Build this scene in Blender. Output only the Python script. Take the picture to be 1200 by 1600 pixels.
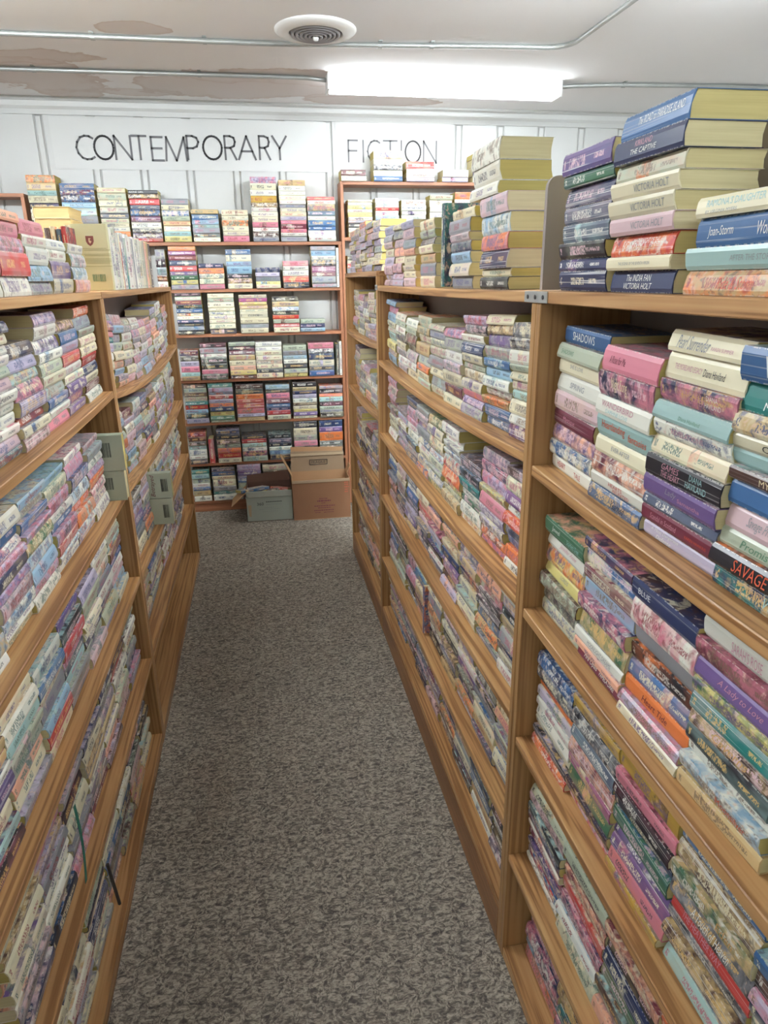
import bpy, bmesh, math, random
from math import radians, pi, sin, cos
from mathutils import Matrix, Vector
random.seed(7)
S = bpy.context.scene
COL = S.collection
for o in list(bpy.data.objects): bpy.data.objects.remove(o)

# ------------------------------------------------------------------ camera
F_PX, YAW, PITCH, ROLL, CAM_H = 1054.617, 0.174661, 0.331824, -0.014080, 1.48
fwd = Vector((sin(YAW)*cos(PITCH), cos(YAW)*cos(PITCH), -sin(PITCH)))
rgt = Vector((cos(YAW), -sin(YAW), 0)); upv = rgt.cross(fwd)
CR = rgt*cos(ROLL) + upv*sin(ROLL); CU = -rgt*sin(ROLL) + upv*cos(ROLL)
cd = bpy.data.cameras.new('camera'); cam = bpy.data.objects.new('camera', cd); COL.objects.link(cam)
cam.matrix_world = Matrix(((CR.x, CU.x, -fwd.x, 0), (CR.y, CU.y, -fwd.y, 0), (CR.z, CU.z, -fwd.z, CAM_H), (0, 0, 0, 1)))
cd.sensor_fit = 'VERTICAL'; cd.sensor_height = 36; cd.sensor_width = 27
cd.lens = F_PX*36/1600; cd.clip_start = 0.02
S.camera = cam
def pix(p):
    d = Vector(p) - Vector((0, 0, CAM_H)); z = d.dot(fwd)
    if z < .05: return None
    return 600 + F_PX*d.dot(CR)/z, 800 - F_PX*d.dot(CU)/z

# ------------------------------------------------------------------ world, exposure, light strengths
S.view_settings.view_transform = 'Standard'; S.view_settings.look = 'None'
S.view_settings.gamma = 1; S.view_settings.use_curve_mapping = False
S.view_settings.exposure = 1.0
W = bpy.data.worlds.new('world'); S.world = W; W.use_nodes = True
W.node_tree.nodes['Background'].inputs[0].default_value = (.9, .95, 1, 1)
W.node_tree.nodes['Background'].inputs[1].default_value = 0.3
TUBE_NEAR_WALL = 9.5     # emission of the tubes of the fixture in view
# the room's other fixtures (x, y, emission, place): the row over the right-hand aisle and the one over the left
OUT_LIGHTS = [(1.45, 2.1, 112, 'over the next aisle to the right'), (-1.15, 2.25, 92, 'over the next aisle to the left'), (1.0, -.6, 15, 'behind the camera on the right'), (-1.1, -.9, 16, 'behind the camera on the left')]
TUBE_COL = (.89, .955, 1.0)
ZC = 2.475; YW = 4.64; YB = 4.48

# ------------------------------------------------------------------ materials
def srgb(c):
    return tuple(((v/255)/12.92 if v/255 <= .04045 else ((v/255+.055)/1.055)**2.4) for v in c)
class NT:
    def __init__(s, name):
        s.m = bpy.data.materials.new(name); s.m.use_nodes = True
        s.t = s.m.node_tree; s.b = s.t.nodes['Principled BSDF']
    def n(s, typ, **kw):
        nd = s.t.nodes.new(typ)
        for k, v in kw.items(): setattr(nd, k, v)
        return nd
    def l(s, a, b): s.t.links.new(a, b)
    def put(s, sock, v):
        if isinstance(v, bpy.types.NodeSocket): s.l(v, sock)
        elif v is not None: sock.default_value = v
    def math(s, op, a, b=None, c=None, clamp=False):
        nd = s.n('ShaderNodeMath', operation=op); nd.use_clamp = clamp
        s.put(nd.inputs[0], a); s.put(nd.inputs[1], b)
        if c is not None: s.put(nd.inputs[2], c)
        return nd.outputs[0]
    def mix(s, f, a, b, blend='MIX'):
        nd = s.n('ShaderNodeMix', data_type='RGBA', blend_type=blend)
        s.put(nd.inputs[0], f); s.put(nd.inputs[6], a if not isinstance(a, tuple) else (*a[:3], 1)); s.put(nd.inputs[7], b if not isinstance(b, tuple) else (*b[:3], 1))
        return nd.outputs[2]
    def vec(s, x, y, z):
        nd = s.n('ShaderNodeCombineXYZ')
        for i, v in enumerate((x, y, z)): s.put(nd.inputs[i], v)
        return nd.outputs[0]
    def sep(s, v):
        nd = s.n('ShaderNodeSeparateXYZ'); s.l(v, nd.inputs[0]); return nd.outputs
    def noise(s, v, scale=1.0, detail=2.0, rough=.5, dist=0.0):
        nd = s.n('ShaderNodeTexNoise'); s.put(nd.inputs['Vector'], v)
        nd.inputs['Scale'].default_value = scale; nd.inputs['Detail'].default_value = detail
        nd.inputs['Roughness'].default_value = rough; nd.inputs['Distortion'].default_value = dist
        return nd.outputs['Fac']
    def ramp(s, f, stops, interp='LINEAR'):
        nd = s.n('ShaderNodeValToRGB'); s.l(f, nd.inputs[0]); r = nd.color_ramp; r.interpolation = interp
        while len(r.elements) > 1: r.elements.remove(r.elements[-1])
        for i, (p, c) in enumerate(stops):
            e = r.elements[0] if i == 0 else r.elements.new(p)
            e.position = p; e.color = (*c[:3], 1) if isinstance(c, tuple) else (c, c, c, 1)
        return nd.outputs[0]
    def obj(s): return s.n('ShaderNodeTexCoord').outputs['Object']
    def rnd(s): return s.n('ShaderNodeObjectInfo').outputs['Random']
    def out(s, col=None, rough=.5, spec=None, bump=None, bs=.2, bd=.001):
        if col is not None: s.put(s.b.inputs['Base Color'], (*col[:3], 1) if isinstance(col, tuple) else col)
        s.put(s.b.inputs['Roughness'], rough)
        if spec is not None: s.b.inputs['Specular IOR Level'].default_value = spec
        if bump is not None:
            bn = s.n('ShaderNodeBump'); bn.inputs['Strength'].default_value = bs; bn.inputs['Distance'].default_value = bd
            s.l(bump, bn.inputs['Height']); s.l(bn.outputs[0], s.b.inputs['Normal'])
        return s.m

def plain(name, rgb, rough=.5, metal=0, noise=.0, nscale=30):
    t = NT(name); c = srgb(rgb)
    if noise:
        f = t.noise(t.obj(), nscale, 4)
        col = t.mix(t.math('MULTIPLY', f, noise), c, tuple(v*.45 for v in c))
    else: col = c
    t.b.inputs['Metallic'].default_value = metal
    return t.out(col, rough)

def wood(name, axis, light, mid, dark, grain=1.0):
    t = NT(name); x, y, z = t.sep(t.obj()); r = t.rnd()
    off = t.math('MULTIPLY', r, 37.0)
    a = {'x': x, 'y': y, 'z': z}
    long_ = t.math('MULTIPLY', a[axis], .9)
    oth = [a[k] for k in 'xyz' if k != axis]
    # growth rings: distance field stretched along the board, warped, folded into bands
    p = t.vec(t.math('ADD', t.math('MULTIPLY', oth[0], 7), off), t.math('MULTIPLY', oth[1], 7), t.math('ADD', long_, off))
    warp = t.noise(p, 1.0, 3, .55)
    k = (105 if axis == 'z' else 120)*grain
    wv = t.math('MULTIPLY', warp, (1.6 if axis == 'z' else 5.0)*grain)
    band = t.noise(t.vec(t.math('ADD', t.math('MULTIPLY', oth[0], k), wv), t.math('ADD', t.math('MULTIPLY', oth[1], k), wv), t.math('ADD', t.math('MULTIPLY', a[axis], 1.6), off)), 1.0, 1.5, .5)
    fib = t.noise(t.vec(t.math('MULTIPLY', oth[0], 420), t.math('MULTIPLY', oth[1], 420), t.math('MULTIPLY', a[axis], 9)), 1.0, 3)
    col = t.ramp(band, [(.3, srgb(light)), (.5, srgb(mid)), (.60, srgb(dark)), (.75, srgb(dark))])
    col = t.mix(t.math('MULTIPLY', fib, .5), col, srgb(mid))
    tone = t.noise(t.vec(t.math('MULTIPLY', oth[0], 3), off, t.math('MULTIPLY', a[axis], 1.3)), 1.0, 2)
    col = t.mix(t.math('MULTIPLY', t.math('SUBTRACT', tone, .35, clamp=True), 1.4), col, srgb(dark))
    col = t.mix(t.math('MULTIPLY', r, .25), col, tuple(v*.75 for v in srgb(mid)))
    return t.out(col, .42, bump=band, bs=.12, bd=.0006)
PL, PM, PD = (216, 176, 124), (194, 148, 96), (126, 82, 44)
WOODY = wood('pine_along_aisle', 'y', PL, PM, PD)
WOODX = wood('pine_across', 'x', PL, PM, PD)
WOODZ = wood('pine_upright', 'z', (196, 158, 108), (180, 138, 88), (132, 90, 50))
BRX = wood('brown_shelf_wood', 'x', (190, 132, 98), (180, 122, 88), (150, 98, 68), .4)
BRZ = wood('brown_upright_wood', 'z', (196, 136, 100), (184, 124, 90), (150, 98, 68), .4)

def cover_mat():
    t = NT('printed_cover')
    def at(n):
        a = t.n('ShaderNodeAttribute', attribute_name=n); return a.outputs['Color'], a.outputs['Alpha']
    base, seed = at('base'); ink, style = at('ink'); art, crease = at('art')
    u, v, _ = t.sep(t.n('ShaderNodeUVMap', uv_map='uv').outputs[0])
    M = t.math
    fr = lambda k: M('FRACT', M('MULTIPLY', seed, k))
    s50 = M('MULTIPLY', seed, 53.0)
    isc = M('GREATER_THAN', v, 1.5)
    def band(lo, hi): return M('MULTIPLY', M('GREATER_THAN', u, lo), M('LESS_THAN', u, hi))
    def vb(w, c=.5): return M('LESS_THAN', M('ABSOLUTE', M('SUBTRACT', v, c)), w)
    # picture
    v0 = v; v = M('MULTIPLY', v, M('MULTIPLY_ADD', isc, 3.5, 1.0))
    n1 = t.noise(t.vec(M('MULTIPLY', u, 7), M('MULTIPLY', v, 1.1), s50), 1.0, 3, .5, .5)
    n2 = t.noise(t.vec(M('MULTIPLY', u, 9), M('MULTIPLY_ADD', v, 1.6, 9), s50), 1.0, 3, .5, .8)
    pic = t.mix(t.ramp(n1, [(.38, 0.0), (.62, 1.0)]), art, base)
    pic = t.mix(t.ramp(n2, [(.54, 0.0), (.66, .7)]), pic, ink)
    n3 = t.noise(t.vec(M('MULTIPLY', u, 15), M('MULTIPLY', v, 2.2), M('ADD', s50, 7)), 1.0, 3, .55, .4)
    pic = t.mix(t.ramp(n3, [(.60, 0.0), (.68, .6)]), pic, srgb((70, 58, 66)))
    pic = t.mix(t.ramp(n3, [(.33, .6), (.42, 0.0)]), pic, srgb((226, 196, 176)))
    v = v0
    a0 = M('MULTIPLY_ADD', fr(3.7), .5, .1)
    patch = M('MULTIPLY', band(a0, M('ADD', a0, M('MULTIPLY_ADD', fr(9.1), .2, .1))), M('GREATER_THAN', style, 1.5))
    patch = M('MAXIMUM', patch, M('GREATER_THAN', style, 2.5))
    patch = M('MAXIMUM', patch, M('MULTIPLY', isc, M('GREATER_THAN', style, .3)))
    tone = t.noise(t.vec(M('MULTIPLY', u, 3), M('MULTIPLY', v, 1.2), s50), 1.0, 2)
    col = t.mix(M('MULTIPLY', t.ramp(tone, [(.4, 0.0), (.75, .42)]), M('GREATER_THAN', style, .58)), base, art)
    col = t.mix(patch, col, pic)
    # lettering too small to read: broken strokes in one or two lines
    t0 = M('MULTIPLY_ADD', fr(5.3), .16, .14); t1 = M('ADD', t0, M('MULTIPLY_ADD', fr(7.9), .2, .24))
    g1 = t.noise(t.vec(M('MULTIPLY', u, 95), M('MULTIPLY', v, 5.5), s50), 1.0, 1, .4)
    title = M('MULTIPLY', M('MULTIPLY', band(t0, t1), vb(M('MULTIPLY_ADD', fr(11.3), .1, .17))), M('GREATER_THAN', g1, .49))
    g2 = t.noise(t.vec(M('MULTIPLY', u, 130), M('MULTIPLY', v, 8), M('ADD', s50, 3)), 1.0, 1, .4)
    auth = M('MULTIPLY', M('MULTIPLY', band(M('MULTIPLY_ADD', fr(2.9), .08, .62), M('MULTIPLY_ADD', fr(4.1), .1, .82)), vb(.12)), M('GREATER_THAN', g2, .48))
    logo = M('MULTIPLY', M('MULTIPLY', band(.03, .065), vb(.2)), M('GREATER_THAN', g1, .46))
    txt = M('MULTIPLY', M('MAXIMUM', title, M('MAXIMUM', auth, logo)), M('MULTIPLY', M('GREATER_THAN', style, .6), M('SUBTRACT', 1.0, isc)))
    col = t.mix(M('MULTIPLY', txt, .85), col, ink)
    # reading creases and rubbed edges show the white board under the print
    cr = t.noise(t.vec(M('MULTIPLY', u, .6), M('MULTIPLY', v, 16), s50), 1.0, 1, .4)
    cr = M('MULTIPLY', t.ramp(cr, [(.6, 0.0), (.64, 1.0), (.70, 1.0), (.73, 0.0)]), M('MULTIPLY', crease, M('SUBTRACT', 1.0, isc)))
    col = t.mix(M('MULTIPLY', cr, .8), col, srgb((225, 225, 220)))
    wn = t.noise(t.vec(M('MULTIPLY', u, 30), v, s50), 1.0, 2)
    edge = M('MULTIPLY', M('GREATER_THAN', M('ABSOLUTE', M('SUBTRACT', v, .5)), .455), M('MULTIPLY', M('LESS_THAN', v, 1.2), M('GREATER_THAN', wn, .5)))
    col = t.mix(M('MULTIPLY', edge, .45), col, srgb((222, 218, 208)))
    return t.out(col, .36, bump=cr, bs=.3, bd=.0006)
COVER = cover_mat()
def page_mat():
    t = NT('page_edges')
    a = t.n('ShaderNodeAttribute', attribute_name='base')
    u, v, _ = t.sep(t.n('ShaderNodeUVMap', uv_map='uv').outputs[0])
    f = t.noise(t.vec(t.math('MULTIPLY', u, 3), t.math('MULTIPLY', v, 1400), 0.0), 1.0, 2)
    g = t.noise(t.vec(t.math('MULTIPLY', u, 8), t.math('MULTIPLY', v, 120), 0.0), 1.0, 2)
    c = t.mix(t.math('MULTIPLY', t.math('MULTIPLY', f, g), 1.0), a.outputs['Color'], srgb((150, 130, 80)))
    return t.out(c, .85, bump=f, bs=.2, bd=.0005)
PAGES = page_mat()
def flat(name, rgb, rough=.5): return plain(name, rgb, rough)
INKS = {k: flat('print_'+n, c) for k, (n, c) in dict(
    w=('white', (236, 238, 232)), k=('black', (38, 36, 40)), r=('red', (190, 70, 62)), p=('rose', (205, 150, 165)), h=('grey', (150, 155, 158)),
    a=('aqua', (165, 205, 205)), x=('gold', (215, 170, 110)), o=('orange', (214, 96, 64)), g=('green', (96, 140, 110)), u=('maroon', (112, 44, 60)), y=('cream', (240, 228, 190))).items()}

# ------------------------------------------------------------------ mesh helpers
def tag(o, label=None, cat=None, group=None, kind=None):
    if label: o['label'] = label
    if cat: o['category'] = cat
    if group: o['group'] = group
    if kind: o['kind'] = kind
    return o
def link(name, me, parent=None):
    o = bpy.data.objects.new(name, me); COL.objects.link(o)
    if parent is not None: o.parent = parent
    return o
def empty(name, loc=(0, 0, 0), rz=0, **kw):
    o = link(name, None); o.location = loc; o.rotation_euler = (0, 0, rz); o.empty_display_size = .1
    return tag(o, **kw)
class MB:
    def __init__(s): s.v = []; s.f = []
    def box(s, a, b, M=None):
        (x0, y0, z0), (x1, y1, z1) = a, b; n = len(s.v)
        vs = [(x0, y0, z0), (x1, y0, z0), (x1, y1, z0), (x0, y1, z0), (x0, y0, z1), (x1, y0, z1), (x1, y1, z1), (x0, y1, z1)]
        if M is not None: vs = [tuple(M @ Vector(p)) for p in vs]
        s.v += vs; s.f += [tuple(n+i for i in q) for q in ((0, 3, 2, 1), (4, 5, 6, 7), (0, 1, 5, 4), (1, 2, 6, 5), (2, 3, 7, 6), (3, 0, 4, 7))]
        return s
    def loft(s, rings, caps=True):
        n = len(s.v); k = len(rings[0])
        for r in rings: s.v += [tuple(p) for p in r]
        for i in range(len(rings)-1):
            for j in range(k):
                a = n+i*k+j; b = n+i*k+(j+1) % k
                s.f.append((a, b, b+k, a+k))
        if caps: s.f.append(tuple(n+j for j in reversed(range(k)))); s.f.append(tuple(n+(len(rings)-1)*k+j for j in range(k)))
        return s
    def tube(s, pts, r, k=8):
        rings = []
        for i, p in enumerate(pts):
            p = Vector(p); d = (Vector(pts[min(i+1, len(pts)-1)]) - Vector(pts[max(i-1, 0)])).normalized()
            a = d.cross(Vector((0, 0, 1)) if abs(d.z) < .9 else Vector((1, 0, 0))).normalized(); b = d.cross(a)
            rings.append([p + (a*cos(2*pi*j/k) + b*sin(2*pi*j/k))*r for j in range(k)])
        return s.loft(rings)
    def lathe(s, prof, c=(0, 0, 0), k=32):
        n = len(s.v)
        for r, z in prof: s.v += [(c[0]+r*cos(2*pi*j/k), c[1]+r*sin(2*pi*j/k), c[2]+z) for j in range(k)]
        for i in range(len(prof)-1):
            for j in range(k):
                s.f.append((n+i*k+j, n+i*k+(j+1) % k, n+(i+1)*k+(j+1) % k, n+(i+1)*k+j))
        return s
    def mesh(s, name, mat, bev=0, smooth=False):
        me = bpy.data.meshes.new(name); me.from_pydata(s.v, [], s.f)
        bm = bmesh.new(); bm.from_mesh(me)
        bmesh.ops.recalc_face_normals(bm, faces=bm.faces)
        if bev: bmesh.ops.bevel(bm, geom=[e for e in bm.edges if e.is_manifold and e.calc_face_angle(0) > .6], offset=bev, segments=1, affect='EDGES')
        bm.to_mesh(me); bm.free(); me.materials.append(mat)
        if smooth:
            for p in me.polygons: p.use_smooth = True
        return me
    def build(s, name, mat, parent=None, bev=0, smooth=False):
        return link(name, s.mesh(name, mat, bev, smooth), parent)

# ------------------------------------------------------------------ the room
def room():
    t = NT('carpet'); p = t.obj(); x, y, z = t.sep(p)
    w = t.noise(p, 26, 2)
    q = t.vec(t.math('ADD', t.math('MULTIPLY', x, 88), t.math('MULTIPLY', w, 6)), t.math('MULTIPLY', y, 108), t.math('MULTIPLY', w, 3))
    a = t.noise(q, 1.0, 2.5, .62, .5); b = t.noise(q, 2.3, 2, .6)
    c = t.ramp(a, [(.30, srgb((84, 82, 80))), (.43, srgb((128, 122, 114))), (.53, srgb((176, 168, 154))), (.66, srgb((204, 196, 180)))])
    c = t.mix(t.ramp(b, [(.52, 0.0), (.6, .6)]), c, srgb((92, 86, 84)))
    big = t.noise(p, 1.6, 3)
    c = t.mix(t.math('MULTIPLY', big, .22), c, srgb((120, 108, 96)))
    CARPET = t.out(c, .95, .1, bump=a, bs=.8, bd=.006)
    tag(MB().box((-3.2, -1.6, -.05), (3.4, YW, 0)).build('floor', CARPET), kind='structure', label='speckled grey and beige cut-pile carpet')
    # ceiling paint with old water stains
    t = NT('stained_ceiling_paint'); p = t.obj(); x, y, z = t.sep(p); M = t.math
    n = t.noise(p, 3.0, 4, .6); n2 = t.noise(p, 9.0, 3)
    def blob(cx, cy, rx, ry, wob=.55):
        d = M('SQRT', M('ADD', M('POWER', M('DIVIDE', M('SUBTRACT', x, cx), rx), 2.0), M('POWER', M('DIVIDE', M('SUBTRACT', y, cy), ry), 2.0)))
        return M('ADD', d, M('MULTIPLY', M('SUBTRACT', n, .5), wob*4))
    col = t.mix(M('MULTIPLY', n2, .12), srgb((248, 248, 249)), srgb((236, 235, 236)))
    st = None
    for cx, cy, rx, ry in ((-1.0, 4.2, .34, .34), (-.95, 3.85, .3, .12), (-.05, 4.28, .55, .22), (.1, 4.05, .42, .14), (-.42, 3.42, .13, .07), (.75, 4.5, .45, .12), (-.55, 4.45, .2, .08)):
        d = blob(cx, cy, rx, ry)
        inside = t.ramp(d, [(0.0, .6), (.75, .62), (.96, .95), (1.0, 0.0)])
        st = inside if st is None else M('MAXIMUM', st, inside)
    col = t.mix(M('MULTIPLY', st, .5), col, srgb((176, 140, 116)))
    CEIL = t.out(col, .9, .1, bump=n2, bs=.1, bd=.002)
    tag(MB().box((-3.2, -1.6, ZC), (3.4, YW, ZC+.05)).build('ceiling', CEIL), kind='structure', label='off-white painted ceiling with brown water stains')
    WP = plain('white_wall_paint', (206, 208, 206), .45, noise=.10, nscale=5)
    WP2 = plain('off_white_wall_paint', (204, 204, 201), .6, noise=.08, nscale=4)
    back = tag(MB().box((-3.2, YW, 0), (3.4, YW+.06, ZC)).build('wall_back', WP2), kind='structure', label='white wall of vertical boards behind the back bookcases')
    # vertical boards with a narrow double-grooved strip between each pair
    g = [-1.148 - .275*i for i in range(7, 0, -1)] + [-1.148, -.865, -.60, -.334, -.061, .214, .502] + [.502 + .275*i for i in range(1, 11)]
    for i in range(len(g)-1):
        MB().box((g[i]+.024, YW-.012, 0), (g[i+1]-.024, YW-.0005, ZC-.075)).build('plank', WP, back, bev=.003)
    for c in g:
        MB().box((c-.015, YW-.013, 0), (c+.015, YW-.0005, ZC-.09)).build('batten', WP, back, bev=.003)
    tag(MB().box((-3.26, -1.6, 0), (-3.2, YW, ZC)).build('wall_left', WP2), kind='structure')
    tag(MB().box((3.4, -1.6, 0), (3.46, YW, ZC)).build('wall_right', WP2), kind='structure')
    tag(MB().box((-3.2, -1.66, 0), (3.4, -1.6, ZC)).build('wall_behind', WP2), kind='structure')
    prof = [(YW-.014, ZC-.085), (YW-.022, ZC-.085), (YW-.024, ZC-.06), (YW-.034, ZC-.045), (YW-.036, ZC-.02), (YW-.05, ZC-.012), (YW-.05, ZC-.0005), (YW-.014, ZC-.0005)]
    tag(MB().loft([[(xx, a, b) for a, b in prof] for xx in (-3.2, 3.4)]).build('trim_1', WP), kind='structure', label='white crown moulding along the back wall')
room()

# ------------------------------------------------------------------ ceiling things
GALV = plain('galvanised_steel', (188, 192, 190), .42, .6, .5, 12)
PAINT = plain('painted_fixture_metal', (235, 235, 232), .4)
def conduit(name, pts, label, clips):
    o = MB().tube(pts, .0105, 10).mesh(name, GALV, smooth=True); r = link(name, o)
    tag(r, label=label, cat='conduit', group='electrical conduits on the ceiling')
    for x, y in clips:
        m = MB().tube([(x-.009, y, ZC-.012), (x+.009, y, ZC-.012)], .0135, 10); m.box((x-.008, y-.03, ZC-.003), (x+.008, y+.03, ZC-.0003))
        m.build('clip', GALV, r)
zc = ZC-.0125
bend = [(1.36+.115*sin(a), 3.385-.115+.115*cos(a), zc) for a in [i*pi/2/8 for i in range(9)]]
conduit('conduit', [(-3.19, 3.53, zc), (-.9, 3.506, zc), (.19, 3.492, zc), (1.25, 3.39, zc)] + bend + [(1.48, 2.79, zc), (1.49, 2.18, zc)],
        'metal conduit that bends towards the camera right of the round vent', [(-.14, 3.496), (.62, 3.453), (.85, 3.43), (-.6, 3.503)])
conduit('conduit', [(-3.19, 4.06, zc), (-1.13, 4.028, zc), (.2, 4.0, zc), (.34, 4.005, zc), (.432, 3.985, zc-.012)],
        'metal conduit running left from the lit fluorescent fixture', [(-.98, 4.025), (-.2, 4.008)])
conduit('conduit', [(1.69, 3.965, zc-.012), (1.8, 3.975, zc), (2.0, 3.93, zc), (2.6, 3.88, zc), (3.39, 3.86, zc)],
        'metal conduit running right from the lit fluorescent fixture', [(2.05, 3.927)])
def vent():
    r = empty('ceiling_vent', (.325, 3.335, ZC), label='round white ceiling vent with concentric rings beside the conduit', cat='vent')
    VG = plain('vent_grey', (150, 148, 150), .5)
    MB().lathe([(.172, 0), (.172, -.004), (.160, -.012), (.118, -.020), (.112, -.016), (.112, -.002)], k=48).build('flange', PAINT, r, smooth=True)
    MB().lathe([(0.001, -.001), (.114, -.001), (.114, -.003), (.001, -.003)], k=32).build('duct', plain('vent_dark', (70, 68, 72), .8), r)
    for i, R in enumerate((.106, .088, .070, .052, .034)):
        MB().lathe([(R, -.006), (R-.004, -.022-.002*i), (R-.016, -.018-.002*i), (R-.014, -.014-.002*i), (R, -.006)], k=40).build('ring', VG, r, smooth=True)
    MB().lathe([(.001, -.040), (.01, -.039), (.012, -.03), (.012, -.004), (.001, -.004)], k=16).build('knob', PAINT, r, smooth=True)
vent()
def tube_mat(strength):
    t = NT('fluorescent_tube'); t.b.inputs['Emission Color'].default_value = (*TUBE_COL, 1); t.b.inputs['Emission Strength'].default_value = strength
    return t.out((.9, .9, .9), .3)
def fixture(x, y, strength, label, rz=0):
    r = empty('fluorescent_light', (x, y, ZC), rz, label=label, cat='ceiling light', group='fluorescent ceiling fixtures')
    EM = tube_mat(strength)
    MB().loft([[(xx, -.055, -.001), (xx, .055, -.001), (xx, .040, -.018), (xx, .022, -.036), (xx, -.022, -.036), (xx, -.040, -.018)] for xx in (-.622, .622)]).build('housing', PAINT, r)
    for sx in (-1, 1):
        MB().box((sx*.626-.006, -.062, -.078), (sx*.626+.006, .062, -.001)).build('end_plate', PAINT, r, bev=.002)
        MB().tube([(sx*.634, 0, -.02), (sx*.64, 0, -.02)], .008).build('screw', GALV, r)
    for sy in (-1, 1):
        MB().tube([(-.612, sy*.044, -.060), (.612, sy*.044, -.060)], .0165, 16).build('tube', EM, r, smooth=True)
fixture(1.065, 3.985, TUBE_NEAR_WALL, 'lit fluorescent strip light on the ceiling above the word FICTION')
for fx, fy_, st_, lab_ in OUT_LIGHTS: fixture(fx, fy_, st_, 'fluorescent strip light ' + lab_)

# ------------------------------------------------------------------ sign lettering
LET = {  # strokes in a box of width 1, height 1
 'C': [[(1, .9), (.8, .985), (.55, 1), (.3, .93), (.1, .73), (.02, .5), (.1, .26), (.3, .07), (.55, 0), (.8, .02), (1, .1)]],
 'O': [[(.5+.5*sin(2*pi*i/24), .5+.5*cos(2*pi*i/24)) for i in range(25)]],
 'N': [[(0, 0), (0, 1), (1, 0), (1, 1)]], 'T': [[(0, 1), (1, 1)], [(.5, 1), (.5, 0)]],
 'E': [[(1, 1), (0, 1), (0, 0), (1, 0)], [(0, .52), (.9, .52)]], 'M': [[(0, 0), (.08, 1), (.5, 0), (.92, 1), (1, 0)]],
 'P': [[(0, 0), (0, 1), (.5, 1), (.85, .93), (1, .75), (.85, .56), (.5, .48), (0, .48)]],
 'R': [[(0, 0), (0, 1), (.5, 1), (.85, .93), (.95, .76), (.85, .58), (.5, .5), (0, .5)], [(.5, .5), (1, 0)]],
 'A': [[(0, 0), (.5, 1), (1, 0)], [(.18, .35), (.82, .35)]], 'Y': [[(0, 1), (.5, .48), (1, 1)], [(.5, .48), (.5, 0)]],
 'F': [[(1, 1), (0, 1), (0, 0)], [(0, .52), (.92, .52)]], 'I': [[(.5, 0), (.5, 1)]]}
def stroke(mb, pts, w, M):
    for a, b in zip(pts, pts[1:]):
        a = Vector((a[0], 0, a[1])); b = Vector((b[0], 0, b[1])); d = b-a; L = d.length
        if L < 1e-6: continue
        R = Matrix.Translation(M @ a) @ Matrix.Rotation(-math.atan2(d.z, d.x), 4, 'Y')
        mb.box((-w*.4, -.0006, -w/2), (L+w*.4, .0006, w/2), R)
def sign(label, items, x0, x1, z0, z1, zt, zb, col, w):
    ym = YW-.0165
    r = empty('wall_sign', ((x0+x1)/2, ym, z0), label=label, cat='sign'); I = r.location
    t = NT('laminated_white_sheet'); SH = t.out(srgb((208, 210, 208)), .5)
    n = 4 if x1-x0 > 1 else 2
    for i in range(n):
        a = x0+(x1-x0)*i/n; b = x0+(x1-x0)*(i+1)/n
        yy = -.0006 if i % 2 else 0.0
        MB().box((a-I.x+.001, yy+.0004, 0), (b-I.x+(.006 if i < n-1 else 0), yy+.0009, z1-z0)).build('sheet', SH, r)
    INK = plain('sign_ink_'+str(col), (col, col, col+2), .5)
    k = len(items)
    for i, (ch, a, b) in enumerate(items):
        f = (a-items[0][1])/(items[-1][2]-items[0][1]); top = zt[0]+(zt[1]-zt[0])*f; bot = zb[0]+(zb[1]-zb[0])*f
        if ch in 'E' or (ch == 'M'): top -= .006; bot -= .006
        mb = MB()
        for st in LET[ch]:
            if ch == 'I': st = [((a+b)/2-a, y) for _, y in st]; W_ = 1
            else: W_ = b-a
            stroke(mb, [(p[0]*W_+a-I.x, p[1]*(top-bot)+bot-I.z) for p in st], w, Matrix.Translation((0, -.0022, 0)))
        mb.build('letter', INK, r)
sign('long laminated paper sign reading CONTEMPORARY in thin dark letters',
     [('C', -.962, -.866), ('O', -.862, -.756), ('N', -.747, -.658), ('T', -.649, -.569), ('E', -.542, -.478), ('M', -.464, -.345), ('P', -.338, -.272), ('O', -.246, -.138), ('R', -.119, -.056), ('A', -.041, .059), ('R', .084, .145), ('Y', .164, .246)],
     -1.09, .492, 2.112, 2.385, (2.286, 2.305), (2.164, 2.18), 92, .0115)
sign('shorter laminated paper sign reading FICTION in thin letters, glare painted into their grey',
     [('F', .625, .681), ('I', .711, .723), ('C', .743, .821), ('T', .845, .93), ('I', .952, .964), ('O', .983, 1.081), ('N', 1.1, 1.182)],
     .547, 1.29, 2.118, 2.39, (2.290, 2.294), (2.172, 2.172), 112, .0095)  # glare put into the colour: ink lighter than on the longer sign

# ------------------------------------------------------------------ books
PAL = dict(w=(233, 233, 220), c=(228, 221, 190), y=(216, 204, 130), o=(226, 128, 72), r=(196, 66, 62), p=(208, 130, 146), m=(158, 82, 126), v=(110, 88, 138),
 l=(186, 179, 200), n=(44, 54, 88), b=(62, 104, 152), s=(146, 180, 202), a=(168, 202, 198), t=(44, 128, 122), g=(66, 112, 84), e=(180, 190, 168), k=(40, 38, 44),
 d=(84, 58, 52), u=(112, 46, 64), h=(148, 150, 154), i=(232, 176, 146), z=(202, 176, 128), q=(96, 106, 126), x=(196, 160, 70), j=(214, 186, 190), f=(204, 200, 158))
NAM = dict(w='white', c='cream', y='yellow', o='orange', r='red', p='pink', m='magenta', v='purple', l='lavender', n='navy', b='blue', s='pale blue', a='pale aqua', t='teal',
 g='green', e='sage', k='black', d='brown', u='maroon', h='grey', i='peach', z='tan', q='slate', x='mustard', j='rose', f='cream')
DARK = set('nktgduvqrbm')
ARTS = 'pvlnbsahdizeujczdehcjaqoz'
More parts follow.
